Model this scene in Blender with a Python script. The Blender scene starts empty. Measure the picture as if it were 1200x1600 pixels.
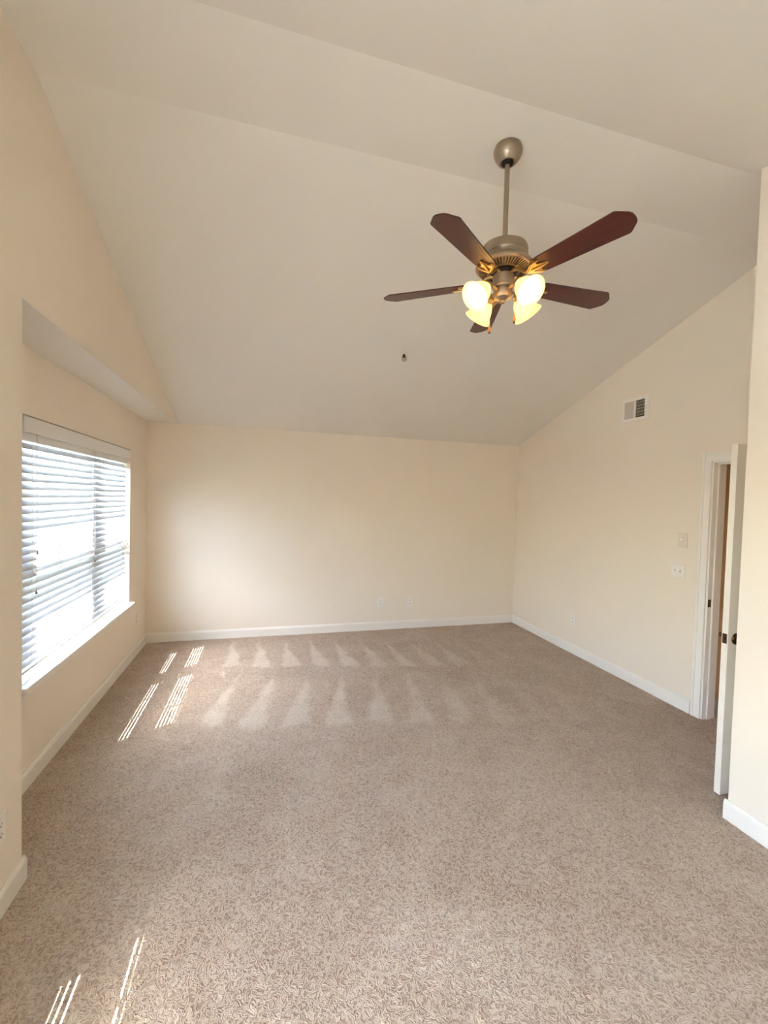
import bpy, bmesh, math, random
from mathutils import Vector, Matrix

# ------------------------------------------------------------------ camera, sky, sun, added fill lamp, exposure
S = bpy.context.scene
COL = S.collection
CAM_H = 1.6765
cam_d = bpy.data.cameras.new('camera')
cam = bpy.data.objects.new('camera', cam_d)
COL.objects.link(cam)
cam_d.sensor_fit = 'HORIZONTAL'
cam_d.sensor_width = 36.0
cam_d.lens = 667.735 / 1200 * 36.0
cam_d.clip_start = 0.05
_r = Vector((0.96411464, -0.26405654, 0.02751547))
_u = Vector((-0.01840737, 0.0369059, 0.9991492))
_f = Vector((0.26484736, 0.96380086, -0.03072093))
cam.matrix_world = Matrix(((_r.x, _u.x, -_f.x, 0), (_r.y, _u.y, -_f.y, 0), (_r.z, _u.z, -_f.z, CAM_H), (0, 0, 0, 1)))
S.camera = cam

S.view_settings.view_transform = 'Standard'
S.view_settings.look = 'None'
S.view_settings.gamma = 1
S.view_settings.use_curve_mapping = False
S.view_settings.exposure = 0.36
S.cycles.max_bounces = 16
S.cycles.diffuse_bounces = 10
S.cycles.transparent_max_bounces = 16
S.cycles.sample_clamp_indirect = 8.0

SUN_DIR = Vector((1.0, 0.57, -2.05)).normalized()
SUN_STRENGTH = 36.0
SKY_STRENGTH = 4.6
FILL_POWER = 5.0

world = bpy.data.worlds.new('sky')
S.world = world
world.use_nodes = True
wn = world.node_tree
wn.nodes.clear()
w_out = wn.nodes.new('ShaderNodeOutputWorld')
w_bg = wn.nodes.new('ShaderNodeBackground')
w_sky = wn.nodes.new('ShaderNodeTexSky')
w_sky.sky_type = 'NISHITA'
w_sky.sun_disc = False
w_sky.sun_elevation = math.radians(60)
w_sky.sun_rotation = math.radians(-120)
w_sky.air_density = 1.0
w_sky.dust_density = 2.0
w_bg.inputs['Strength'].default_value = SKY_STRENGTH
wn.links.new(w_sky.outputs[0], w_bg.inputs[0])
wn.links.new(w_bg.outputs[0], w_out.inputs[0])

sun_d = bpy.data.lights.new('sun', 'SUN')
sun_d.energy = SUN_STRENGTH
sun_d.color = (1.0, 0.98, 0.95)
sun_d.angle = 0.003
sun = bpy.data.objects.new('sun', sun_d)
COL.objects.link(sun)
sun.location = (-6, -3, 9)
sun.rotation_euler = SUN_DIR.to_track_quat('-Z', 'Y').to_euler()


def area_light(name, loc, direction, sx, sy, power, color):
    d = bpy.data.lights.new(name, 'AREA')
    d.shape = 'RECTANGLE'
    d.size = sx
    d.size_y = sy
    d.energy = power
    d.color = color
    o = bpy.data.objects.new(name, d)
    COL.objects.link(o)
    o.location = loc
    o.rotation_euler = Vector(direction).to_track_quat('-Z', 'Y').to_euler()
    return o


# added fill lamp that brightens the room, just outside window_2's unblinded sashes
area_light('side_window_fill', (-1.19, -0.32, 1.36), (1, 0, 0), 1.36, 1.40, FILL_POWER, (0.84, 0.93, 1.0))

# ------------------------------------------------------------------ room numbers (metres, camera stands at x = y = 0)
D = 5.246          # back wall
L1 = -1.276        # window wall inside the recess
L0 = -0.981        # left wall
R = 3.350          # right wall with the door
R1 = 2.431         # projecting wall on the right, near the camera
H = 2.456          # where the vault springs
YA, YB, ZA = 2.212, 1.734, 3.451
SL = (ZA - H) / (D - YA)
YREAR = YB - (D - YA)
YNL, YNR = 2.112, 1.676


def roof(y):
    if y > YA:
        return ZA - (y - YA) * SL
    if y < YB:
        return ZA - (YB - y) * SL
    return ZA


# ------------------------------------------------------------------ materials
def lin(c):
    return tuple(((x / 12.92) if x <= 0.04045 else ((x + 0.055) / 1.055) ** 2.4) for x in [v / 255 for v in c]) + (1.0,)


class NT:
    def __init__(s, name):
        s.m = bpy.data.materials.new(name)
        s.m.use_nodes = True
        s.t = s.m.node_tree
        s.t.nodes.clear()
        s.out = s.t.nodes.new('ShaderNodeOutputMaterial')

    def n(s, kind, **kw):
        node = s.t.nodes.new(kind)
        for k, v in kw.items():
            setattr(node, k, v)
        return node

    def l(s, a, b):
        s.t.links.new(a, b)

    def math(s, op, a, b=None, c=None, clamp=False):
        n = s.n('ShaderNodeMath', operation=op, use_clamp=clamp)
        for i, v in enumerate((a, b, c)):
            if v is None:
                continue
            if isinstance(v, (int, float)):
                n.inputs[i].default_value = v
            else:
                s.l(v, n.inputs[i])
        return n.outputs[0]

    def noise(s, vec, scale, detail=2.0, rough=0.5, dist=0.0):
        n = s.n('ShaderNodeTexNoise')
        n.inputs['Scale'].default_value = scale
        n.inputs['Detail'].default_value = detail
        n.inputs['Roughness'].default_value = rough
        n.inputs['Distortion'].default_value = dist
        s.l(vec, n.inputs['Vector'])
        return n.outputs['Fac']

    def ramp(s, fac, stops):
        n = s.n('ShaderNodeValToRGB')
        cr = n.color_ramp
        while len(cr.elements) < len(stops):
            cr.elements.new(0.5)
        for e, (p, c) in zip(cr.elements, stops):
            e.position = p
            e.color = c
        s.l(fac, n.inputs[0])
        return n.outputs[0]

    def bump(s, height, strength, dist):
        n = s.n('ShaderNodeBump')
        n.inputs['Strength'].default_value = strength
        n.inputs['Distance'].default_value = dist
        s.l(height, n.inputs['Height'])
        return n.outputs[0]

    def bsdf(s, base=None, rough=0.5, metal=0.0, spec=0.5, normal=None, **extra):
        b = s.n('ShaderNodeBsdfPrincipled')
        if base is not None:
            if isinstance(base, tuple):
                b.inputs['Base Color'].default_value = base
            else:
                s.l(base, b.inputs['Base Color'])
        b.inputs['Roughness'].default_value = rough
        b.inputs['Metallic'].default_value = metal
        b.inputs['Specular IOR Level'].default_value = spec
        if normal is not None:
            s.l(normal, b.inputs['Normal'])
        for k, v in extra.items():
            b.inputs[k.replace('_', ' ')].default_value = v
        s.l(b.outputs[0], s.out.inputs[0])
        return b


def paint(name, rgb, rough=0.7, grain=160.0, strength=0.06, var=0.03, spec=0.25):
    t = NT(name)
    co = t.n('ShaderNodeTexCoord').outputs['Object']
    c = lin(rgb)
    big = t.noise(co, 1.3, 3.0)
    d = tuple(max(0, x * (1 - var)) for x in c[:3]) + (1,)
    base = t.ramp(big, [(0.3, d), (0.7, c)])
    nrm = t.bump(t.noise(co, grain, 3.0, 0.6), strength, 0.002)
    t.bsdf(base, rough, 0, spec, nrm)
    return t.m


M = {}
M['wall'] = paint('cream_wall_paint', (237, 227, 212))
M['ceiling'] = paint('flat_ceiling_paint', (231, 227, 219), rough=0.9, grain=90.0, strength=0.10)
M['trim'] = paint('white_trim_paint', (238, 234, 226), rough=0.35, grain=20, strength=0.0, var=0.01, spec=0.4)
M['door'] = paint('white_door_paint', (236, 230, 218), rough=0.4, grain=30, strength=0.02, var=0.02, spec=0.4)
M['vinyl'] = paint('white_vinyl', (236, 236, 234), rough=0.35, strength=0.0, var=0.01)
M['plate'] = paint('white_plastic', (238, 233, 225), rough=0.35, strength=0.0, var=0.01, spec=0.5)
M['dimmer'] = paint('ivory_plastic', (224, 215, 202), rough=0.4, strength=0.0, var=0.01)
M['dark'] = paint('dark_slot', (40, 36, 32), rough=0.8, strength=0.0)
M['duct'] = paint('dark_duct', (46, 41, 36), rough=0.9, strength=0.0)
M['vent_grey'] = paint('grey_vent_blade', (205, 197, 183), rough=0.5, strength=0.0, var=0.02)
M['cord'] = paint('white_cord', (226, 224, 220), rough=0.8, strength=0.0)
M['tassel'] = paint('grey_cord_tassel', (150, 146, 140), rough=0.6, strength=0.0)
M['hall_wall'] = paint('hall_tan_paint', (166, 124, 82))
M['outside'] = paint('pale_outside_ground', (170, 172, 160), rough=0.9)
M['eave'] = paint('white_eave_board', (225, 225, 222), rough=0.8)


def metal(name, rgb, rough=0.35, brushed=True):
    t = NT(name)
    co = t.n('ShaderNodeTexCoord').outputs['Object']
    mp = t.n('ShaderNodeMapping')
    mp.inputs['Scale'].default_value = (1, 1, 30)
    t.l(co, mp.inputs[0])
    c = lin(rgb)
    d = tuple(x * 0.82 for x in c[:3]) + (1,)
    base = t.ramp(t.noise(mp.outputs[0], 14, 3), [(0.3, d), (0.7, c)])
    t.bsdf(base, rough, 1.0, 0.5)
    return t.m


M['pewter'] = metal('brushed_pewter', (176, 160, 140), 0.42)
M['brass'] = metal('antique_brass', (205, 178, 128), 0.32)
M['bronze'] = metal('dark_bronze', (92, 70, 52), 0.35)
M['chrome'] = metal('satin_nickel', (200, 192, 182), 0.3)


def wood():
    t = NT('dark_cherry_wood')
    co = t.n('ShaderNodeTexCoord').outputs['Object']
    mp = t.n('ShaderNodeMapping')
    mp.inputs['Scale'].default_value = (3.0, 60.0, 60.0)
    t.l(co, mp.inputs[0])
    f = t.noise(mp.outputs[0], 1.5, 5, 0.6, 0.6)
    base = t.ramp(f, [(0.25, lin((44, 13, 8))), (0.55, lin((74, 24, 15))), (0.8, lin((100, 38, 22)))])
    t.bsdf(base, 0.36, 0, 0.5, None, Coat_Weight=0.15, Coat_Roughness=0.22)
    return t.m


M['wood'] = wood()
M['pendant'] = paint('light_wood_pendant', (214, 150, 84), rough=0.4, strength=0.0)


def glass_pane():
    t = NT('window_glass')
    tr = t.n('ShaderNodeBsdfTransparent')
    tr.inputs[0].default_value = (0.97, 0.985, 0.975, 1)
    gl = t.n('ShaderNodeBsdfGlossy')
    gl.inputs['Roughness'].default_value = 0.02
    mx = t.n('ShaderNodeMixShader')
    mx.inputs[0].default_value = 0.06
    t.l(tr.outputs[0], mx.inputs[1])
    t.l(gl.outputs[0], mx.inputs[2])
    t.l(mx.outputs[0], t.out.inputs[0])
    return t.m


M['glass'] = glass_pane()


def slat_mat():
    t = NT('white_faux_wood_slat')
    d = t.n('ShaderNodeBsdfDiffuse')
    d.inputs[0].default_value = lin((216, 219, 223))
    tl = t.n('ShaderNodeBsdfTranslucent')
    tl.inputs[0].default_value = lin((225, 232, 240))
    mx = t.n('ShaderNodeMixShader')
    mx.inputs[0].default_value = 0.13
    t.l(d.outputs[0], mx.inputs[1])
    t.l(tl.outputs[0], mx.inputs[2])
    t.l(mx.outputs[0], t.out.inputs[0])
    return t.m


M['slat'] = slat_mat()


def shade_mat():
    t = NT('lit_alabaster_glass')
    co = t.n('ShaderNodeTexCoord').outputs['Object']
    c = t.ramp(t.noise(co, 18, 4, 0.6, 1.0), [(0.3, lin((255, 226, 160))), (0.7, lin((255, 242, 205)))])
    d = t.n('ShaderNodeBsdfPrincipled')
    t.l(c, d.inputs['Base Color'])
    d.inputs['Roughness'].default_value = 0.3
    tl = t.n('ShaderNodeBsdfTranslucent')
    t.l(c, tl.inputs[0])
    mx = t.n('ShaderNodeMixShader')
    mx.inputs[0].default_value = 0.42
    t.l(d.outputs[0], mx.inputs[1])
    t.l(tl.outputs[0], mx.inputs[2])
    em = t.n('ShaderNodeEmission')
    em.inputs['Color'].default_value = (1.0, 0.84, 0.48, 1)
    em.inputs['Strength'].default_value = 0.28
    ad = t.n('ShaderNodeAddShader')
    t.l(mx.outputs[0], ad.inputs[0])
    t.l(em.outputs[0], ad.inputs[1])
    t.l(ad.outputs[0], t.out.inputs[0])
    return t.m


M['shade'] = shade_mat()


def bulb_mat():
    t = NT('lit_bulb')
    em = t.n('ShaderNodeEmission')
    em.inputs['Color'].default_value = (1.0, 0.88, 0.66, 1)
    em.inputs['Strength'].default_value = 30.0
    t.l(em.outputs[0], t.out.inputs[0])
    return t.m


M['bulb'] = bulb_mat()


def carpet():
    t = NT('beige_textured_carpet')
    co = t.n('ShaderNodeTexCoord').outputs['Object']
    sep = t.n('ShaderNodeSeparateXYZ')
    t.l(co, sep.inputs[0])
    X, Y = sep.outputs[0], sep.outputs[1]
    # worm-like tufts: the ridges of a strongly distorted noise, and finer yarn grain
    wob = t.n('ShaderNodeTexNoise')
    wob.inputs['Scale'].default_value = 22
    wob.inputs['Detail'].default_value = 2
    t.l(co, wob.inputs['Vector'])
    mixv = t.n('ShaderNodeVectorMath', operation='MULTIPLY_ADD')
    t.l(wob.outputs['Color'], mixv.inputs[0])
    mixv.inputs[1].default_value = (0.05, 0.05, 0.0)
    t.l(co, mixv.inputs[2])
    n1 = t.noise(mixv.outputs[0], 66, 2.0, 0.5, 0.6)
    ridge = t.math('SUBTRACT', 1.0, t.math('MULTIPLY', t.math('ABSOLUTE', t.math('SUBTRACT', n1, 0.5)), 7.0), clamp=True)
    yarn = t.noise(co, 320, 2.0, 0.6)
    height = t.math('ADD', t.math('MULTIPLY', ridge, 0.75), t.math('MULTIPLY', yarn, 0.5))
    # vacuum strokes: rows of wedges whose brushed pile reflects a little lighter
    wig = t.math('MULTIPLY', t.math('SUBTRACT', t.noise(co, 5.0, 4.0, 0.6), 0.5), 0.42)

    v = t.math('ADD', t.math('MULTIPLY_ADD', X, 0.19, t.math('ADD', Y, 0.055)), t.math('MULTIPLY', wig, 0.5))

    def row(v0, v1, period, phase, lean):
        h = t.math('DIVIDE', t.math('SUBTRACT', v, v0), v1 - v0)
        xx = t.math('ADD', t.math('MULTIPLY_ADD', h, lean, X), t.math('MULTIPLY', wig, 0.30))
        fr = t.math('FRACT', t.math('DIVIDE', t.math('ADD', xx, phase), period))
        dist = t.math('ABSOLUTE', t.math('SUBTRACT', fr, 0.5))
        half = t.math('MULTIPLY', t.math('SUBTRACT', 1.0, h), 0.40)
        edge = t.math('MULTIPLY', t.math('SUBTRACT', half, dist), 6.0, clamp=True)
        inside = t.math('MULTIPLY', t.math('MULTIPLY', h, 14.0, clamp=True), t.math('MULTIPLY', t.math('SUBTRACT', 1.0, h), 20.0, clamp=True))
        return t.math('MULTIPLY', edge, inside)

    fade = t.math('SUBTRACT', 1.0, t.math('MULTIPLY', t.math('SUBTRACT', X, 0.3), 0.38, clamp=True))
    start = t.math('MULTIPLY', t.math('ADD', X, 0.52), 6.0, clamp=True)
    marks = t.math('MULTIPLY', t.math('ADD', row(4.33, 5.24, 0.285, 0.437, 0.06), t.math('MULTIPLY', row(3.20, 4.33, 0.31, 0.24, -0.22), 0.75)), t.math('MULTIPLY', fade, start))
    marks = t.math('MULTIPLY', marks, t.math('MULTIPLY_ADD', t.noise(co, 4.0, 3.0), 1.6, 0.1))
    swirl = t.noise(co, 2.2, 4.0, 0.55, 1.2)
    patch = t.noise(co, 9.0, 3.0, 0.6, 0.8)
    tone = t.math('ADD', t.math('MULTIPLY_ADD', swirl, 0.48, -0.09), t.math('MULTIPLY', patch, 0.16))
    tone = t.math('ADD', tone, t.math('MULTIPLY', marks, 0.50))
    tone = t.math('ADD', tone, t.math('MULTIPLY', yarn, 0.34))
    tone = t.math('ADD', tone, t.math('MULTIPLY_ADD', ridge, 0.50, -0.08))  # shade in the crevices between tufts, put into the pile colour
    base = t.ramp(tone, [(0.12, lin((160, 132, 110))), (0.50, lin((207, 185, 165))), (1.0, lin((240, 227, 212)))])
    nrm = t.bump(height, 0.9, 0.014)
    b = t.bsdf(base, 0.95, 0, 0.1, nrm)
    b.inputs['Sheen Weight'].default_value = 0.25
    b.inputs['Sheen Roughness'].default_value = 0.6
    b.inputs['Sheen Tint'].default_value = lin((235, 215, 200))
    return t.m


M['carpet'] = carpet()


# ------------------------------------------------------------------ mesh helpers
class MB:
    """collects simple solids and links them as ONE mesh object"""

    def __init__(s):
        s.bm = bmesh.new()

    def box(s, x0, x1, y0, y1, z0, z1, bevel=0.0, mat=None):
        g = bmesh.ops.create_cube(s.bm, size=1.0)['verts']
        for v in g:
            v.co = Vector(((x0 + x1) / 2 + v.co.x * (x1 - x0), (y0 + y1) / 2 + v.co.y * (y1 - y0), (z0 + z1) / 2 + v.co.z * (z1 - z0)))
        if bevel:
            eds = list({e for v in g for e in v.link_edges})
            r = bmesh.ops.bevel(s.bm, geom=eds, offset=bevel, segments=2, affect='EDGES', profile=0.5)
            g = list({v for f in r['faces'] for v in f.verts} | {v for v in g if v.is_valid})
        if mat is not None:
            for v in g:
                v.co = mat @ v.co
        return s

    def prism(s, pts, axis, a0, a1):
        """polygon pts in the plane across axis, swept from a0 to a1"""
        def co(p, a):
            if axis == 'x':
                return (a, p[0], p[1])
            if axis == 'y':
                return (p[0], a, p[1])
            return (p[0], p[1], a)
        A = [s.bm.verts.new(co(p, a0)) for p in pts]
        B = [s.bm.verts.new(co(p, a1)) for p in pts]
        s.bm.faces.new(A)
        s.bm.faces.new(B)
        n = len(pts)
        for i in range(n):
            s.bm.faces.new((A[i], A[(i + 1) % n], B[(i + 1) % n], B[i]))
        return s

    def lathe(s, prof, n=32, mat=Matrix(), cap=True):
        """prof: (radius, z) pairs, turned about z"""
        rings = []
        for r, z in prof:
            if r < 1e-6:
                rings.append([s.bm.verts.new(mat @ Vector((0, 0, z)))])
            else:
                rings.append([s.bm.verts.new(mat @ Vector((r * math.cos(2 * math.pi * i / n), r * math.sin(2 * math.pi * i / n), z))) for i in range(n)])
        for a, b in zip(rings, rings[1:]):
            for i in range(n):
                j = (i + 1) % n
                if len(a) == 1 and len(b) == 1:
                    continue
                if len(a) == 1:
                    s.bm.faces.new((a[0], b[i], b[j]))
                elif len(b) == 1:
                    s.bm.faces.new((a[i], a[j], b[0]))
                else:
                    s.bm.faces.new((a[i], a[j], b[j], b[i]))
        if cap:
            for r in (rings[0], rings[-1]):
                if len(r) > 2:
                    s.bm.faces.new(r)
        return s

    def tube(s, pts, rad, n=10):
        pts = [Vector(p) for p in pts]
        rads = rad if isinstance(rad, (list, tuple)) else [rad] * len(pts)
        rings = []
        up = Vector((0, 0, 1))
        for i, p in enumerate(pts):
            t = (pts[min(i + 1, len(pts) - 1)] - pts[max(i - 1, 0)]).normalized()
            a = t.cross(up)
            if a.length < 1e-3:
                a = t.cross(Vector((1, 0, 0)))
            a.normalize()
            b = t.cross(a)
            rings.append([s.bm.verts.new(p + rads[i] * (a * math.cos(2 * math.pi * k / n) + b * math.sin(2 * math.pi * k / n))) for k in range(n)])
        for a, b in zip(rings, rings[1:]):
            for k in range(n):
                s.bm.faces.new((a[k], a[(k + 1) % n], b[(k + 1) % n], b[k]))
        s.bm.faces.new(rings[0])
        s.bm.faces.new(rings[-1])
        return s

    def build(s, name, mat, parent=None, smooth=None, loc=None, rot=None):
        bmesh.ops.recalc_face_normals(s.bm, faces=s.bm.faces[:])
        me = bpy.data.meshes.new(name)
        s.bm.to_mesh(me)
        s.bm.free()
        if smooth is not None:
            me.polygons.foreach_set('use_smooth', [True] * len(me.polygons))
            me.set_sharp_from_angle(angle=math.radians(smooth))
        me.materials.append(mat)
        o = bpy.data.objects.new(name, me)
        COL.objects.link(o)
        if parent is not None:
            o.parent = parent
        if loc is not None:
            o.location = loc
        if rot is not None:
            o.rotation_euler = rot
        return o


def struct(o):
    o['kind'] = 'structure'
    return o


def tag(o, label, cat, group=None):
    o['label'] = label
    o['category'] = cat
    if group:
        o['group'] = group
    return o


def empty(name, loc=(0, 0, 0), rz=0.0):
    o = bpy.data.objects.new(name, None)
    o.empty_display_size = 0.05
    COL.objects.link(o)
    o.location = loc
    o.rotation_euler = (0, 0, rz)
    return o


# ------------------------------------------------------------------ the room shell
T = 0.12
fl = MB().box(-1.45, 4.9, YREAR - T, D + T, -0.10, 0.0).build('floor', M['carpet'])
tag(struct(fl), 'beige textured carpet with vacuum strokes near the back wall', 'floor')

m = MB()
t0, t1 = D + 0.02, YREAR - 0.02
m.prism([(D + T, H - T * SL), (YA, ZA), (YB, ZA), (YREAR - T, roof(YREAR - T)), (YREAR - T, roof(YREAR - T) + 0.12), (YB, ZA + 0.12), (YA, ZA + 0.12), (D + T, H - T * SL + 0.12)], 'x', L0 - T, R + 0.13)
tag(struct(m.build('ceiling', M['ceiling'])), 'vaulted off-white ceiling with a narrow flat strip along its ridge', 'ceiling')
tag(struct(MB().box(L1 - 0.17, L0 - T, YNL - 0.15, D + T, H, H + 0.12).box(L0 - T, L0, YNL, D, H - 0.001, H + 0.001).build('trim_2', M['ceiling'])), 'off-white soffit over the window recess', 'soffit')

tag(struct(MB().box(L1 - 0.17, R + 0.13, D, D + T, 0, H + 0.0).build('wall_back', M['wall'])), 'cream back wall facing the camera', 'wall')

# window wall in the recess, opening WY0..WY1 x WZ0..WZ1
WY0, WY1, WZ0, WZ1 = 2.70, 4.635, 0.58, 2.084
m = MB()
xo, xi = L1 - 0.17, L1
m.box(xo, xi, YNL, WY0, 0, H).box(xo, xi, WY1, D, 0, H).box(xo, xi, WY0, WY1, 0, WZ0).box(xo, xi, WY0, WY1, WZ1, H)
bmesh.ops.remove_doubles(m.bm, verts=m.bm.verts[:], dist=1e-5)
tag(struct(m.build('wall_left', M['wall'])), 'cream wall of the recess around the left window', 'wall')

# left wall: near part from the floor, gable above the recess; opening of the second window out of the frame
V0, V1 = -1.05, 1.44
m = MB()
x0, x1 = L0 - T, L0
m.prism([(YNL, H), (D, H), (YA, ZA), (YNL, ZA)], 'x', x0, x1)
m.prism([(V1, 0), (YNL, 0), (YNL, ZA), (YB, ZA), (V1, roof(V1))], 'x', x0, x1)
m.prism([(V0, 0), (V1, 0), (V1, WZ0), (V0, WZ0)], 'x', x0, x1)
m.prism([(V0, WZ1), (V1, WZ1), (V1, roof(V1)), (V0, roof(V0))], 'x', x0, x1)
m.prism([(YREAR, 0), (V0, 0), (V0, roof(V0)), (YREAR, roof(YREAR))], 'x', x0, x1)
bmesh.ops.remove_doubles(m.bm, verts=m.bm.verts[:], dist=1e-5)
m.box(L1 - 0.17, x0, YNL - 0.15, YNL, 0, H)
tag(struct(m.build('wall_left_near', M['wall'])), 'cream left wall above and in front of the window recess', 'wall')

# right wall with the door opening
DY0, DY1, DZ = 1.800, 2.555, 2.045
m = MB()
m.prism([(DY1, 0), (D, 0), (D, H), (DY1, roof(DY1))], 'x', R, R + 0.13)
m.prism([(DY0, DZ), (DY1, DZ), (DY1, roof(DY1)), (YA, ZA), (DY0, ZA)], 'x', R, R + 0.13)
m.prism([(YNR - T, 0), (DY0, 0), (DY0, ZA), (YB, ZA), (YNR - T, roof(YNR - T))], 'x', R, R + 0.13)
bmesh.ops.remove_doubles(m.bm, verts=m.bm.verts[:], dist=1e-5)
tag(struct(m.build('wall_right', M['wall'])), 'cream right wall with the open doorway', 'wall')

m = MB()
m.prism([(YREAR, 0), (YNR, 0), (YNR, roof(YNR)), (YREAR, roof(YREAR))], 'x', R1, R1 + T)
m.prism([(YNR - T, 0), (YNR, 0), (YNR, roof(YNR)), (YNR - T, roof(YNR - T))], 'x', R1 + T, R)
tag(struct(m.build('wall_right_near', M['wall'])), 'cream projecting wall at the right edge nearest the camera', 'wall')

tag(struct(MB().box(L0 - T, R1 + T, YREAR - T, YREAR, 0, H).build('wall_rear', M['wall'])), 'cream wall behind the camera', 'wall')

# the hall seen through the doorway
m = MB()
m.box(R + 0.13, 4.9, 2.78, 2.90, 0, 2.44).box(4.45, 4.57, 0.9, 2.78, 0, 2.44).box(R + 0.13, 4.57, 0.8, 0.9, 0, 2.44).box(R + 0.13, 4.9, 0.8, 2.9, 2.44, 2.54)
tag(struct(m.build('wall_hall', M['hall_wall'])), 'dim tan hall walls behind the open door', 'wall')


# ------------------------------------------------------------------ baseboards
def base_profile(h=0.105, t=0.014):
    return [(0, 0), (t, 0), (t, h - 0.022), (t * 0.75, h - 0.012), (t * 0.45, h - 0.006), (t * 0.35, h), (0, h)]


def baseboard(name, x, y0, y1, side, label):
    p = [(x + side * a, b) for a, b in base_profile()]
    o = MB().prism(p, 'y', y0, y1).build(name, M['trim'])
    return tag(struct(o), label, 'baseboard')


bp = base_profile()
tag(struct(MB().prism([(D - a, b) for a, b in bp], 'x', L1, R).build('baseboard_back', M['trim'])), 'white baseboard along the back wall', 'baseboard')
baseboard('baseboard_left', L1, YNL, D - 0.014, 1, 'white baseboard under the left window')
baseboard('baseboard_left_near', L0, YREAR, YNL + 0.014, 1, 'white baseboard of the near left wall corner')
baseboard('baseboard_right', R, 2.632, D - 0.014, -1, 'white baseboard along the right wall up to the door')
baseboard('baseboard_right_near', R1, YREAR, YNR + 0.014, -1, 'white baseboard of the projecting right wall')

# ------------------------------------------------------------------ door frame (casing, jambs, stop, strike plate)
trim = tag(struct(empty('trim_1', (R, DY1, 0))), 'white door casing and jamb on the right wall', 'door frame')
ox, oy = R, DY1


def loc_box(mb, x0, x1, y0, y1, z0, z1, o, **k):
    return mb.box(x0 - o[0], x1 - o[0], y0 - o[1], y1 - o[1], z0 - o[2], z1 - o[2], **k)


O = (R, DY1, 0)
CW = 0.070
m = MB()
for (y0, y1, z0, z1) in ((DY1 - 0.004, DY1 - 0.004 + CW, 0, DZ + CW - 0.004), (DY0 + 0.004 - CW, DY0 + 0.004, 0, DZ + CW - 0.004), (DY0 + 0.004, DY1 - 0.004, DZ - 0.004, DZ + CW - 0.004)):
    loc_box(m, R - 0.012, R, y0, y1, z0, z1, O)
# raised outer band of the moulding
loc_box(m, R - 0.018, R - 0.012, DY1 + CW - 0.026, DY1 + CW - 0.004, 0, DZ + CW - 0.004, O, bevel=0.003)
loc_box(m, R - 0.018, R - 0.012, DY0 - CW + 0.004, DY0 - CW + 0.026, 0, DZ + CW - 0.004, O, bevel=0.003)
loc_box(m, R - 0.018, R - 0.012, DY0 - CW + 0.026, DY1 + CW - 0.026, DZ + CW - 0.026, DZ + CW - 0.004, O, bevel=0.003)
m.build('casing', M['trim'], trim)
m = MB()
loc_box(m, R, R + 0.13, DY1 - 0.018, DY1, 0, DZ, O)
loc_box(m, R, R + 0.13, DY0, DY0 + 0.006, 0, DZ, O)
loc_box(m, R, R + 0.13, DY0 + 0.006, DY1 - 0.018, DZ - 0.018, DZ, O)
loc_box(m, R + 0.042, R + 0.075, DY1 - 0.030, DY1 - 0.018, 0, DZ - 0.018, O)
loc_box(m, R + 0.042, R + 0.075, DY0 + 0.006, DY1 - 0.030, DZ - 0.030, DZ - 0.018, O)
m.build('jamb', M['trim'], trim)
m = MB()
loc_box(m, R + 0.004, R + 0.034, DY1 - 0.0205, DY1 - 0.018, 0.895, 0.955, O, bevel=0.0008)
sp = m.build('strike_plate', M['bronze'], trim)
sp['label'] = 'dark bronze strike plate'

# ------------------------------------------------------------------ the open door leaf
LX0, LX1, LY0, LY1 = 2.560, 3.322, 1.812, 1.847
door = tag(struct(empty('door_1', (LX1, LY0, 0))), 'white door standing open edge-on beside the doorway', 'door')
O = (LX1, LY0, 0)
m = MB()
loc_box(m, LX0, LX1, LY0, LY1, 0.015, 2.043, O, bevel=0.0015)
leaf = m.build('door_leaf', M['door'], door)
m = MB()
for (za, zb) in ((0.17, 0.70), (0.84, 1.55), (1.66, 1.92)):
    for (xa, xb) in ((LX0 + 0.11, LX0 + 0.34), (LX0 + 0.42, LX0 + 0.65)):
        for ya, yb in ((LY0 - 0.004, LY0), (LY1, LY1 + 0.004)):
            loc_box(m, xa, xb, ya, yb, za, zb, O, bevel=0.0018)
m.build('raised_panel', M['door'], leaf)
for ya, sgn, nm in ((LY0, -1, 'door_handle'), (LY1, 1, 'door_handle')):
    m = MB()
    rot = Matrix.Rotation(math.radians(90 if sgn < 0 else -90), 4, 'X')
    base = Matrix.Translation((LX0 + 0.062 - O[0], ya - O[1], 0.926)) @ rot
    m.lathe([(0.033, 0), (0.033, 0.004), (0.029, 0.009), (0.014, 0.011), (0.0115, 0.016), (0.0115, 0.040), (0.013, 0.046), (0.012, 0.054), (0.0, 0.056)], 28, base)
    y = ya + sgn * 0.048 - O[1]
    x = LX0 + 0.062 - O[0]
    m.tube([(x, y, 0.926), (x + 0.03, y, 0.928), (x + 0.07, y + sgn * 0.004, 0.927), (x + 0.108, y + sgn * 0.002, 0.922)], [0.010, 0.010, 0.0085, 0.006], 12)
    h = m.build(nm, M['bronze'], door, smooth=50)
    h['label'] = 'dark bronze door handle'
m = MB()
loc_box(m, LX0 - 0.0012, LX0 + 0.0005, LY0 + 0.005, LY1 - 0.005, 0.898, 0.955, O, bevel=0.0004)
loc_box(m, LX0 - 0.010, LX0, LY0 + 0.011, LY1 - 0.011, 0.918, 0.936, O, bevel=0.002)
lt = m.build('latch', M['bronze'], door)
lt['label'] = 'dark bronze latch plate'
m = MB()
for z in (0.22, 1.02, 1.83):
    m.tube([(0.006, -0.006, z), (0.006, -0.006, z + 0.09)], 0.006, 10)
m.build('hinge', M['bronze'], door)


# ------------------------------------------------------------------ windows: frame, glass, muntins, sill
GX = -1.42           # middle of the sash depth
RAIL0, RAIL1 = 1.165, 1.335


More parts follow.
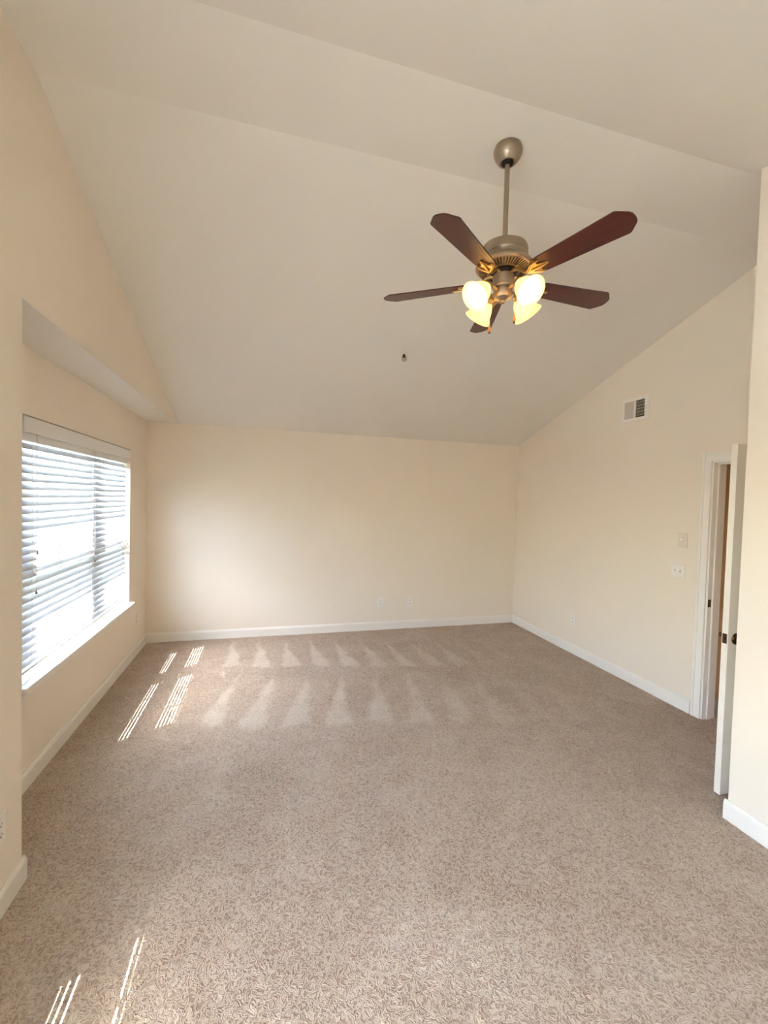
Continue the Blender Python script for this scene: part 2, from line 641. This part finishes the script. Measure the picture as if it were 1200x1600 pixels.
def window(name, wall_x, y0, y1, glass, label, nose, horn):
    gx = wall_x + (GX - L1)
    w = tag(struct(empty(name, (wall_x, (y0 + y1) / 2, WZ0))), label, 'window')
    O = (wall_x, (y0 + y1) / 2, WZ0)
    fx0, fx1 = gx - 0.03, gx + 0.03
    zb, zt = WZ0 + 0.055, WZ1 - 0.05
    m = MB()
    loc_box(m, fx0, fx1, y0, glass[0][0], WZ0, WZ1, O)
    for (a, b), (c, d) in zip(glass, glass[1:]):
        loc_box(m, fx0 - 0.01, fx1, b, c, WZ0, WZ1, O)
    loc_box(m, fx0, fx1, glass[-1][1], y1, WZ0, WZ1, O)
    for a, b in glass:
        loc_box(m, fx0, fx1, a, b, WZ0, zb, O)
        loc_box(m, fx0, fx1, a, b, zt, WZ1, O)
        loc_box(m, fx0, fx1, a, b, RAIL0, RAIL1, O)
    m.build('window_frame', M['vinyl'], w)
    for a, b in glass:
        pw = (b - a) / 3
        for z0, z1 in ((zb, RAIL0), (RAIL1, zt)):
            m = MB()
            loc_box(m, gx - 0.003, gx + 0.003, a, b, z0, z1, O)
            pane = m.build('glass_pane', M['glass'], w)
            m = MB()
            for k in (1, 2):
                loc_box(m, gx - 0.012, gx - 0.004, a + k * pw - 0.009, a + k * pw + 0.009, z0, z1, O)
            zm = (z0 + z1) / 2
            loc_box(m, gx - 0.0118, gx - 0.0042, a, b, zm - 0.009, zm + 0.009, O)
            m.build('muntin_grid', M['vinyl'], pane)
    m = MB()
    loc_box(m, gx + 0.03, wall_x, y0, y1, WZ0 - 0.001, WZ0 + 0.02, O)
    loc_box(m, wall_x, wall_x + nose, y0 - horn, y1 + horn, WZ0 - 0.005, WZ0 + 0.02, O, bevel=0.004)
    m.build('window_sill', M['trim'], w)
    m = MB()
    loc_box(m, wall_x, wall_x + 0.012, y0 - 0.0, y1 + 0.0, WZ0 - 0.055, WZ0 - 0.005, O, bevel=0.002)
    m.build('sill_apron', M['trim'], w)
    return w


window('window_1', L1, WY0, WY1, [(2.896, 3.805), (4.02, 4.60)], 'white double window behind the blinds in the left recess', 0.050, 0.012)
window('window_2', L0, V0, V1, [(-0.97, -0.28), (-0.16, 0.54), (0.66, 1.36)], 'unseen second window in the left wall, its unblinded sashes added for light', 0.050, 0.012)  # blinded end casts the sun streaks; unblinded sashes are added to brighten the room

# ------------------------------------------------------------------ window blinds
PITCH, SW, NSL = 0.046, 0.050, 28
TILT = math.radians(51)


def slat_section(cx, z, tilt, w=SW, th=0.0038):
    up, lo = [], []
    for i in range(6):
        u = (i / 5 - 0.5)
        crown = 0.0022 * (1 - (2 * u) ** 2)
        for lst, off in ((up, th / 2), (lo, -th / 2)):
            a, b = u * w, crown + off
            # positive u points to the room and DOWN, so the crowned upper face looks into the room
            x = cx + a * math.cos(tilt) + b * math.sin(tilt)
            zz = z - a * math.sin(tilt) + b * math.cos(tilt)
            lst.append((x, zz))
    return up + lo[::-1]


def blind(name, wall_x, y0, y1, ladders, seed, closed_above=None, parent=None):
    rnd = random.Random(seed)
    cx = -0.047
    O = (wall_x, y0, WZ0)
    root = empty(name, (wall_x, y0, WZ0)) if parent is None else empty(name, (0, y0 - parent.location.y, 0))
    if parent is not None:
        root.parent = parent
    L = y1 - y0
    m = MB()
    # valance with a small moulded edge and a return at each end, head rail behind it
    m.prism([(0.004, 1.412), (0.004, 1.488), (-0.001, 1.497), (-0.010, 1.500), (-0.014, 1.500), (-0.014, 1.408), (-0.001, 1.408)], 'y', 0.05, L - 0.012)
    m.build('valance', M['vinyl'], root)
    MB().box(cx - 0.028, cx + 0.028, 0.008, L - 0.008, 1.368, 1.50).build('head_rail', M['vinyl'], root)
    m = MB().box(-0.042, 0.002, 0.006, 0.012, 1.43, 1.503).box(-0.004, 0.0, 0.012, 0.034, 1.45, 1.462)
    m.build('bracket', M['bronze'], root)
    top = 1.922 - WZ0
    zs = [top - i * PITCH for i in range(NSL)]
    m = MB()
    for i, z in enumerate(zs):
        tl = TILT + rnd.uniform(-0.03, 0.03)
        if closed_above is None and i == 17:
            tl -= 0.16
        if closed_above is not None and z + WZ0 > closed_above:
            tl = math.radians(87)
        m.prism(slat_section(cx, z, tl), 'y', 0.006, L - 0.004)
    m.build('slats', M['slat'], root, smooth=40)
    zbot = zs[-1] - 0.038
    MB().box(cx - 0.024, cx + 0.024, 0.010, L - 0.010, zbot - 0.010, zbot + 0.008, bevel=0.003).build('bottom_rail', M['vinyl'], root)
    for yl in ladders:
        m = MB()
        for dx in (-0.0345, 0.0345):
            m.tube([(cx + dx * 0.62, yl, 1.40), (cx + dx * 0.62, yl, zbot)], 0.0011, 6)
        for z in zs:
            dx, dz = 0.026 * math.cos(TILT), 0.026 * math.sin(TILT)
            m.tube([(cx - dx - .004, yl, z + dz - 0.0045), (cx + dx - .004, yl, z - dz - 0.0045)], 0.0008, 5)
        m.build('ladder_cord', M['cord'], root)
    return root


bl = blind('window_blind', L1, WY0 + 0.008, WY1 - 0.001, (0.20, 1.08, 1.78), 3)
tag(bl, 'white horizontal slat blind half closed in the left window', 'window blind')
for (yy, ztop, zend) in ((0.235, 1.36, 0.735), (0.225, 1.36, 0.505), (1.075, 1.36, 0.80), (1.11, 1.36, 0.56)):
    MB().tube([(-0.016, yy, 1.42), (-0.016, yy, zend)], 0.0010, 6).build('pull_cord', M['cord'], bl)
    MB().lathe([(0.0, 0.0), (0.006, 0.002), (0.0055, 0.012), (0.002, 0.026), (0.0, 0.027)], 12, Matrix.Translation((-0.016, yy, zend - 0.022))).build('cord_tassel', M['tassel'], bl, smooth=40)

w2 = bpy.data.objects['window_2']
b2 = blind('blind', L0, 0.48, V1 - 0.004, (0.15, 0.80), 5, closed_above=1.245, parent=w2)

# ------------------------------------------------------------------ outside: eave that shades the upper sash, pale ground
tag(struct(MB().box(-1.95, L1 - 0.17, YNL - 0.15, D + 0.6, 2.72, 2.84).box(-1.655, L0 - T, YREAR - 0.5, YNL - 0.15, 2.72, 2.84).build('trim_3', M['eave'])), 'white roof eave outside over the left window', 'eave')
tag(struct(MB().box(-14, L1 - 0.2, -9, 14, -0.5, -0.3).build('ground', M['outside'])), 'pale ground outside the left window', 'ground')

# ------------------------------------------------------------------ wall plates
def plate_local(w=0.076, h=0.118, t=0.006):
    return MB().box(-w / 2, w / 2, -t, 0, -h / 2, h / 2, bevel=0.0022)


def outlet(loc, rz, label):
    """faces its local -y"""
    r = tag(empty('wall_outlet', loc, rz), label, 'outlet', 'duplex wall outlets')
    plate_local().build('cover_plate', M['plate'], r)
    for dz in (0.021, -0.021):
        f = MB().box(-0.0165, 0.0165, -0.0085, -0.004, dz - 0.0135, dz + 0.0135, bevel=0.003).build('socket', M['plate'], r)
        MB().box(-0.0085, -0.0060, -0.0089, -0.0080, dz - 0.002, dz + 0.007).box(0.0060, 0.0085, -0.0089, -0.0080, dz - 0.002, dz + 0.006).box(-0.003, 0.003, -0.0089, -0.0080, dz - 0.010, dz - 0.005).build('socket_slot', M['dark'], f)
    MB().lathe([(0.0032, 0), (0.0032, 0.0012), (0.0, 0.0016)], 12, Matrix.Translation((0, -0.0058, 0)) @ Matrix.Rotation(math.radians(90), 4, 'X')).build('screw', M['plate'], r)
    return r


outlet((1.427, D, 0.353), 0, 'white duplex outlet low on the back wall, left of the two there')
outlet((1.822, D, 0.346), 0, 'white duplex outlet low on the back wall, nearer the right corner')
outlet((R, 4.03, 0.375), math.radians(-90), 'white duplex outlet low on the right wall')
outlet((L1, 4.905, 0.362), math.radians(90), 'white duplex outlet beside the window sill near the back left corner')
outlet((L0, 1.948, 0.348), math.radians(90), 'white outlet cut by the left edge, on the near left wall')

sw = tag(empty('light_switch', (R, 2.795, 1.140), math.radians(-90)), 'white double toggle switch plate beside the door casing', 'light switch')
MB().box(-0.062, 0.062, -0.006, 0, -0.060, 0.060, bevel=0.0022).build('cover_plate', M['plate'], sw)
for dx, up in ((-0.023, 1), (0.023, -1)):
    MB().box(dx - 0.0055, dx + 0.0055, -0.0066, -0.005, -0.0125, 0.0125).build('toggle_slot', M['vent_grey'], sw)
    m = MB().box(-0.0042, 0.0042, -0.017, 0.0, -0.0052, 0.0052, bevel=0.0012, mat=Matrix.Translation((dx, -0.005, 0)) @ Matrix.Rotation(math.radians(-28 * up), 4, 'X'))
    m.build('toggle', M['plate'], sw)
    for dz in (0.045, -0.045):
        MB().lathe([(0.003, 0), (0.003, 0.001), (0, 0.0014)], 10, Matrix.Translation((dx, -0.006, dz)) @ Matrix.Rotation(math.radians(90), 4, 'X')).build('screw', M['vent_grey'], sw)

dm = tag(empty('dimmer_switch', (R, 2.765, 1.400), math.radians(-90)), 'pale single wall plate with a round knob above the double switch', 'dimmer switch')
plate_local(0.084, 0.124).build('cover_plate', M['dimmer'], dm)
MB().lathe([(0.015, 0), (0.0145, 0.010), (0.0125, 0.013), (0.0, 0.0135)], 24, Matrix.Translation((0, -0.006, 0.006)) @ Matrix.Rotation(math.radians(90), 4, 'X')).build('knob', M['plate'], dm, smooth=40)

# ------------------------------------------------------------------ air vent high on the right wall
vy0, vy1, vz0, vz1 = 3.153, 3.456, 2.478, 2.700
vt = tag(empty('air_vent', (R, (vy0 + vy1) / 2, vz0), math.radians(-90)), 'white air register with one dark half high on the right wall', 'air vent')
VW, VH = vy1 - vy0, vz1 - vz0
hw = VW / 2
m = MB()
fr = 0.030
for (xa, xb, za, zb) in ((-hw, hw, 0, fr), (-hw, hw, VH - fr, VH), (-hw, -hw + fr, fr, VH - fr), (hw - fr - 0.014, hw, fr, VH - fr), (-0.011, 0.005, fr, VH - fr)):
    m.box(xa, xb, -0.010, 0.0, za, zb)
m.build('vent_frame', M['plate'], vt)
MB().box(-hw + fr, hw - fr - 0.014, -0.0012, 0.0, fr, VH - fr).build('duct_opening', M['duct'], vt)
m = MB()
for k in range(11):
    x = -hw + fr + 0.006 + k * 0.0098
    m.box(-0.0007, 0.0007, -0.0065, 0.0065, fr, VH - fr, mat=Matrix.Translation((x, -0.0055, 0)) @ Matrix.Rotation(math.radians(-52), 4, 'Z'))
m.build('louver', M['vent_grey'], vt)
m = MB()
for k in range(10):
    x = 0.012 + k * 0.0098
    m.box(-0.0006, 0.0006, -0.0055, 0.004, fr, VH - fr, mat=Matrix.Translation((x, -0.0055, 0)) @ Matrix.Rotation(math.radians(38), 4, 'Z'))
for k in range(5):
    z = fr + (k + 0.7) * (VH - 2 * fr) / 5.4
    m.box(0.005, hw - fr - 0.014, -0.0035, -0.0015, z - 0.003, z + 0.003)
lv = m.build('louver', M['vent_grey'], vt)
MB().box(hw - 0.026, hw - 0.020, -0.020, -0.009, VH * 0.42, VH * 0.56, bevel=0.001).build('damper_lever', M['plate'], vt)

# ------------------------------------------------------------------ fire sprinkler on the sloping ceiling
sx, sy = 1.1526, 3.674
sprk = tag(empty('fire_sprinkler', (sx, sy, roof(sy))), 'small metal fire sprinkler head on the sloping ceiling', 'fire sprinkler')
sprk.rotation_euler = (math.atan(-SL), 0, 0)
MB().lathe([(0.026, 0), (0.026, -0.002), (0.021, -0.006), (0.014, -0.008), (0.0, -0.008)], 28).build('escutcheon', M['plate'], sprk, smooth=40)
m = MB()
m.lathe([(0.010, -0.008), (0.010, -0.024), (0.013, -0.025), (0.013, -0.030), (0.005, -0.031)], 18)
for s_ in (-1, 1):
    m.tube([(s_ * 0.011, 0, -0.028), (s_ * 0.020, 0, -0.040), (s_ * 0.015, 0, -0.052), (0, 0, -0.060)], 0.003, 8)
m.tube([(0, 0, -0.03), (0, 0, -0.06)], 0.0025, 8)
m.build('sprinkler_body', M['bronze'], sprk, smooth=40)
m = MB()
m.lathe([(0.006, -0.060), (0.024, -0.061), (0.024, -0.063), (0.0, -0.063)], 20)
m.build('deflector', M['chrome'], sprk, smooth=40)

# ------------------------------------------------------------------ ceiling fan with four lit shades
FX, FY = 1.134, 1.969
fan = tag(empty('ceiling_fan', (FX, FY, ZA)), 'five-blade ceiling fan with dark wooden blades and four lit glass shades', 'ceiling fan')


def fz(z):
    return z - ZA


MB().lathe([(0.0, 0), (0.066, 0), (0.068, -0.010), (0.071, -0.016), (0.070, -0.026), (0.064, -0.044), (0.052, -0.062), (0.038, -0.074), (0.031, -0.074), (0.027, -0.066), (0.0, -0.062)], 40, cap=False).build('canopy', M['pewter'], fan, smooth=35)
MB().lathe([(0.0, -0.058), (0.024, -0.060), (0.027, -0.072), (0.023, -0.082), (0.014, -0.085), (0.0, -0.085)], 24).build('hanger_ball', M['dark'], fan, smooth=40)
MB().tube([(0, 0, -0.06), (0, 0, fz(2.955))], 0.0125, 18).build('downrod', M['pewter'], fan, smooth=40)
m = MB()
m.lathe([(0.0, fz(2.995)), (0.020, fz(2.993)), (0.026, fz(2.975)), (0.060, fz(2.970)), (0.095, fz(2.966)), (0.110, fz(2.958)), (0.116, fz(2.945)),
         (0.116, fz(2.912)), (0.112, fz(2.906)), (0.108, fz(2.902)), (0.108, fz(2.896)), (0.114, fz(2.892)), (0.130, fz(2.880)), (0.140, fz(2.866)),
         (0.140, fz(2.858)), (0.132, fz(2.850)), (0.075, fz(2.836)), (0.070, fz(2.836)), (0.066, fz(2.842)), (0.0, fz(2.842))], 48, cap=False)
motor = m.build('motor_housing', M['pewter'], fan, smooth=30)
m = MB()
for k in range(48):
    a = 2 * math.pi * k / 48
    rot = Matrix.Rotation(a, 4, 'Z')
    sl = math.atan2(0.014, 0.057)
    m.box(-0.021, 0.021, -0.0024, 0.0024, -0.0008, 0.0008, mat=rot @ Matrix.Translation((0.104, 0, fz(2.8423))) @ Matrix.Rotation(-sl, 4, 'Y'))
m.build('vent_slot', M['dark'], motor)
MB().lathe([(0.0, fz(2.840)), (0.062, fz(2.840)), (0.062, fz(2.826)), (0.044, fz(2.822)), (0.040, fz(2.812)), (0.0, fz(2.812))], 32).build('flywheel', M['dark'], fan, smooth=40)
kit = MB().lathe([(0.0, fz(2.824)), (0.049, fz(2.824)), (0.053, fz(2.819)), (0.053, fz(2.762)), (0.050, fz(2.758)), (0.040, fz(2.757)), (0.040, fz(2.752)), (0.046, fz(2.748)), (0.046, fz(2.722)), (0.040, fz(2.708)), (0.022, fz(2.699)), (0.012, fz(2.694)), (0.010, fz(2.684)), (0.0, fz(2.680))], 36).build('switch_housing', M['pewter'], fan, smooth=35)

# blades: one of each, then copies
BZ = 2.786
R_TIP, R_ROOT = 0.640, 0.180


def blade_outline():
    pts = []
    L = R_TIP - R_ROOT
    # root rounded, sides flaring, clipped curved tip
    side = [(0.0, 0.036), (0.012, 0.047), (0.05, 0.052), (0.20, 0.059), (0.34, 0.0655), (L - 0.052, 0.069), (L - 0.047, 0.0685), (L - 0.043, 0.066), (L - 0.010, 0.034), (L - 0.006, 0.028), (L - 0.003, 0.018), (L, 0.0)]
    up = [(R_ROOT + a, b) for a, b in side]
    return up + [(a, -b) for a, b in reversed(up[:-1])]


PITCH_B = math.radians(-11.5)


def make_blade():
    ol = blade_outline()
    m = MB().prism(ol, 'z', -0.003, 0.003)
    eds = [e for e in m.bm.edges if abs(e.verts[0].co.z - e.verts[1].co.z) < 1e-6]
    bmesh.ops.bevel(m.bm, geom=eds, offset=0.0018, segments=2, affect='EDGES')
    bl = m.build('blade', M['wood'], None)
    bl.data.transform(Matrix.Rotation(PITCH_B, 4, 'X'))
    # blade iron: arm from the flywheel, scrolled trident plate under the blade
    m = MB()
    m.tube([(0.052, 0, 0.040), (0.085, 0, 0.034), (0.112, 0, 0.014), (0.135, 0, -0.006), (0.160, 0, -0.008)], [0.0095, 0.009, 0.008, 0.008, 0.008], 10)
    pl = [(0.150, 0.008), (0.165, 0.020), (0.180, 0.030), (0.196, 0.034), (0.206, 0.043), (0.222, 0.041), (0.226, 0.034), (0.214, 0.028), (0.212, 0.019), (0.232, 0.011), (0.256, 0.006), (0.262, 0.0)]
    full = pl + [(a, -b) for a, b in reversed(pl[:-1])]
    rot = Matrix.Rotation(PITCH_B, 4, 'X')
    before = len(m.bm.verts)
    m.prism(full, 'z', -0.0105, -0.0035)
    m.bm.verts.ensure_lookup_table()
    for v in m.bm.verts[before:]:
        v.co = rot @ v.co
    # raised scroll along the plate
    for sg in (-1, 1):
        m.tube([rot @ Vector(p) for p in ((0.155, 0.0, -0.012), (0.172, sg * 0.012, -0.014), (0.190, sg * 0.024, -0.014), (0.206, sg * 0.034, -0.013), (0.219, sg * 0.036, -0.012))], [0.006, 0.006, 0.0055, 0.005, 0.004], 8)
    m.tube([rot @ Vector(p) for p in ((0.155, 0, -0.012), (0.20, 0, -0.015), (0.252, 0, -0.012))], [0.006, 0.006, 0.004], 8)
    ir = m.build('blade_iron', M['brass'], bl, smooth=45)
    return bl, ir


b0, i0 = make_blade()
ANG0 = 144.868
for k in range(5):
    if k == 0:
        b, i = b0, i0
    else:
        b = b0.copy()
        COL.objects.link(b)
        i = i0.copy()
        COL.objects.link(i)
        i.parent = b
    b.parent = fan
    b.location = (0, 0, fz(BZ))
    b.rotation_euler = (0, 0, math.radians(ANG0 + 72 * k))

# light kit arms, sockets, shades, bulbs
KIT0 = 14.0


def make_light():
    arm = MB().tube([(0.036, 0, fz(2.722)), (0.058, 0, fz(2.730)), (0.080, 0, fz(2.738)), (0.098, 0, fz(2.728))], [0.0085, 0.0075, 0.0075, 0.009], 12).build('lamp_arm', M['brass'], None, smooth=45)
    ax = Matrix.Translation((0.094, 0, fz(2.732))) @ Matrix.Rotation(math.radians(180 - 48), 4, 'Y')
    MB().lathe([(0.0, -0.006), (0.018, -0.004), (0.025, 0.004), (0.027, 0.014), (0.027, 0.024), (0.022, 0.026), (0.0, 0.026)], 24, ax).build('lamp_socket', M['brass'], arm, smooth=40)
    prof = [(0.024, 0.014), (0.028, 0.026), (0.039, 0.042), (0.048, 0.060), (0.054, 0.080), (0.060, 0.098), (0.069, 0.113), (0.075, 0.120)]
    inner = [(r - 0.0032, z) for r, z in reversed(prof)]
    sh = MB().lathe(prof + [(0.0745, 0.1215), (0.0722, 0.1212)] + inner, 36, ax, cap=False).build('lamp_shade', M['shade'], arm, smooth=50)
    sh['label'] = 'lit alabaster glass shade'
    bu = MB().lathe([(0.0, 0.098), (0.012, 0.095), (0.0205, 0.085), (0.0235, 0.072), (0.0205, 0.060), (0.014, 0.046), (0.012, 0.026), (0.0, 0.026)], 20, ax).build('bulb', M['bulb'], arm, smooth=50)
    return arm


a0 = make_light()
kids = list(a0.children)
for k in range(4):
    if k == 0:
        a = a0
    else:
        a = a0.copy()
        COL.objects.link(a)
        for c in kids:
            d = c.copy()
            COL.objects.link(d)
            d.parent = a
    a.parent = fan
    a.rotation_euler = (0, 0, math.radians(KIT0 + 90 * k))
    a.location = (0, 0, 0.018)

for (dx, dy, zend) in ((0.052, -0.018, 2.588), (-0.054, 0.016, 2.535)):
    m = MB()
    n = 40
    z0 = 2.760
    m.tube([(dx * 0.92, dy * 0.92, fz(z0)), (dx * 1.08, dy * 1.08, fz(z0 - 0.004)), (dx * 1.10, dy * 1.10, fz(z0 - 0.012)), (dx * 1.10, dy * 1.10, fz(zend + 0.04))], 0.0013, 6)
    ch = m.build('pull_chain', M['brass'], fan)
    MB().lathe([(0.0, 0.044), (0.003, 0.042), (0.0045, 0.032), (0.0085, 0.016), (0.0085, 0.010), (0.006, 0.004), (0.0, 0.003)], 16, Matrix.Translation((dx * 1.1, dy * 1.1, fz(zend)))).build('chain_pendant', M['pendant'], ch, smooth=50)
    MB().lathe([(0.0, 0.006), (0.005, 0.004), (0.0045, -0.004), (0.0, -0.006)], 12, Matrix.Translation((dx * 1.1, dy * 1.1, fz(zend)))).build('pendant_tip', M['bronze'], ch, smooth=50)
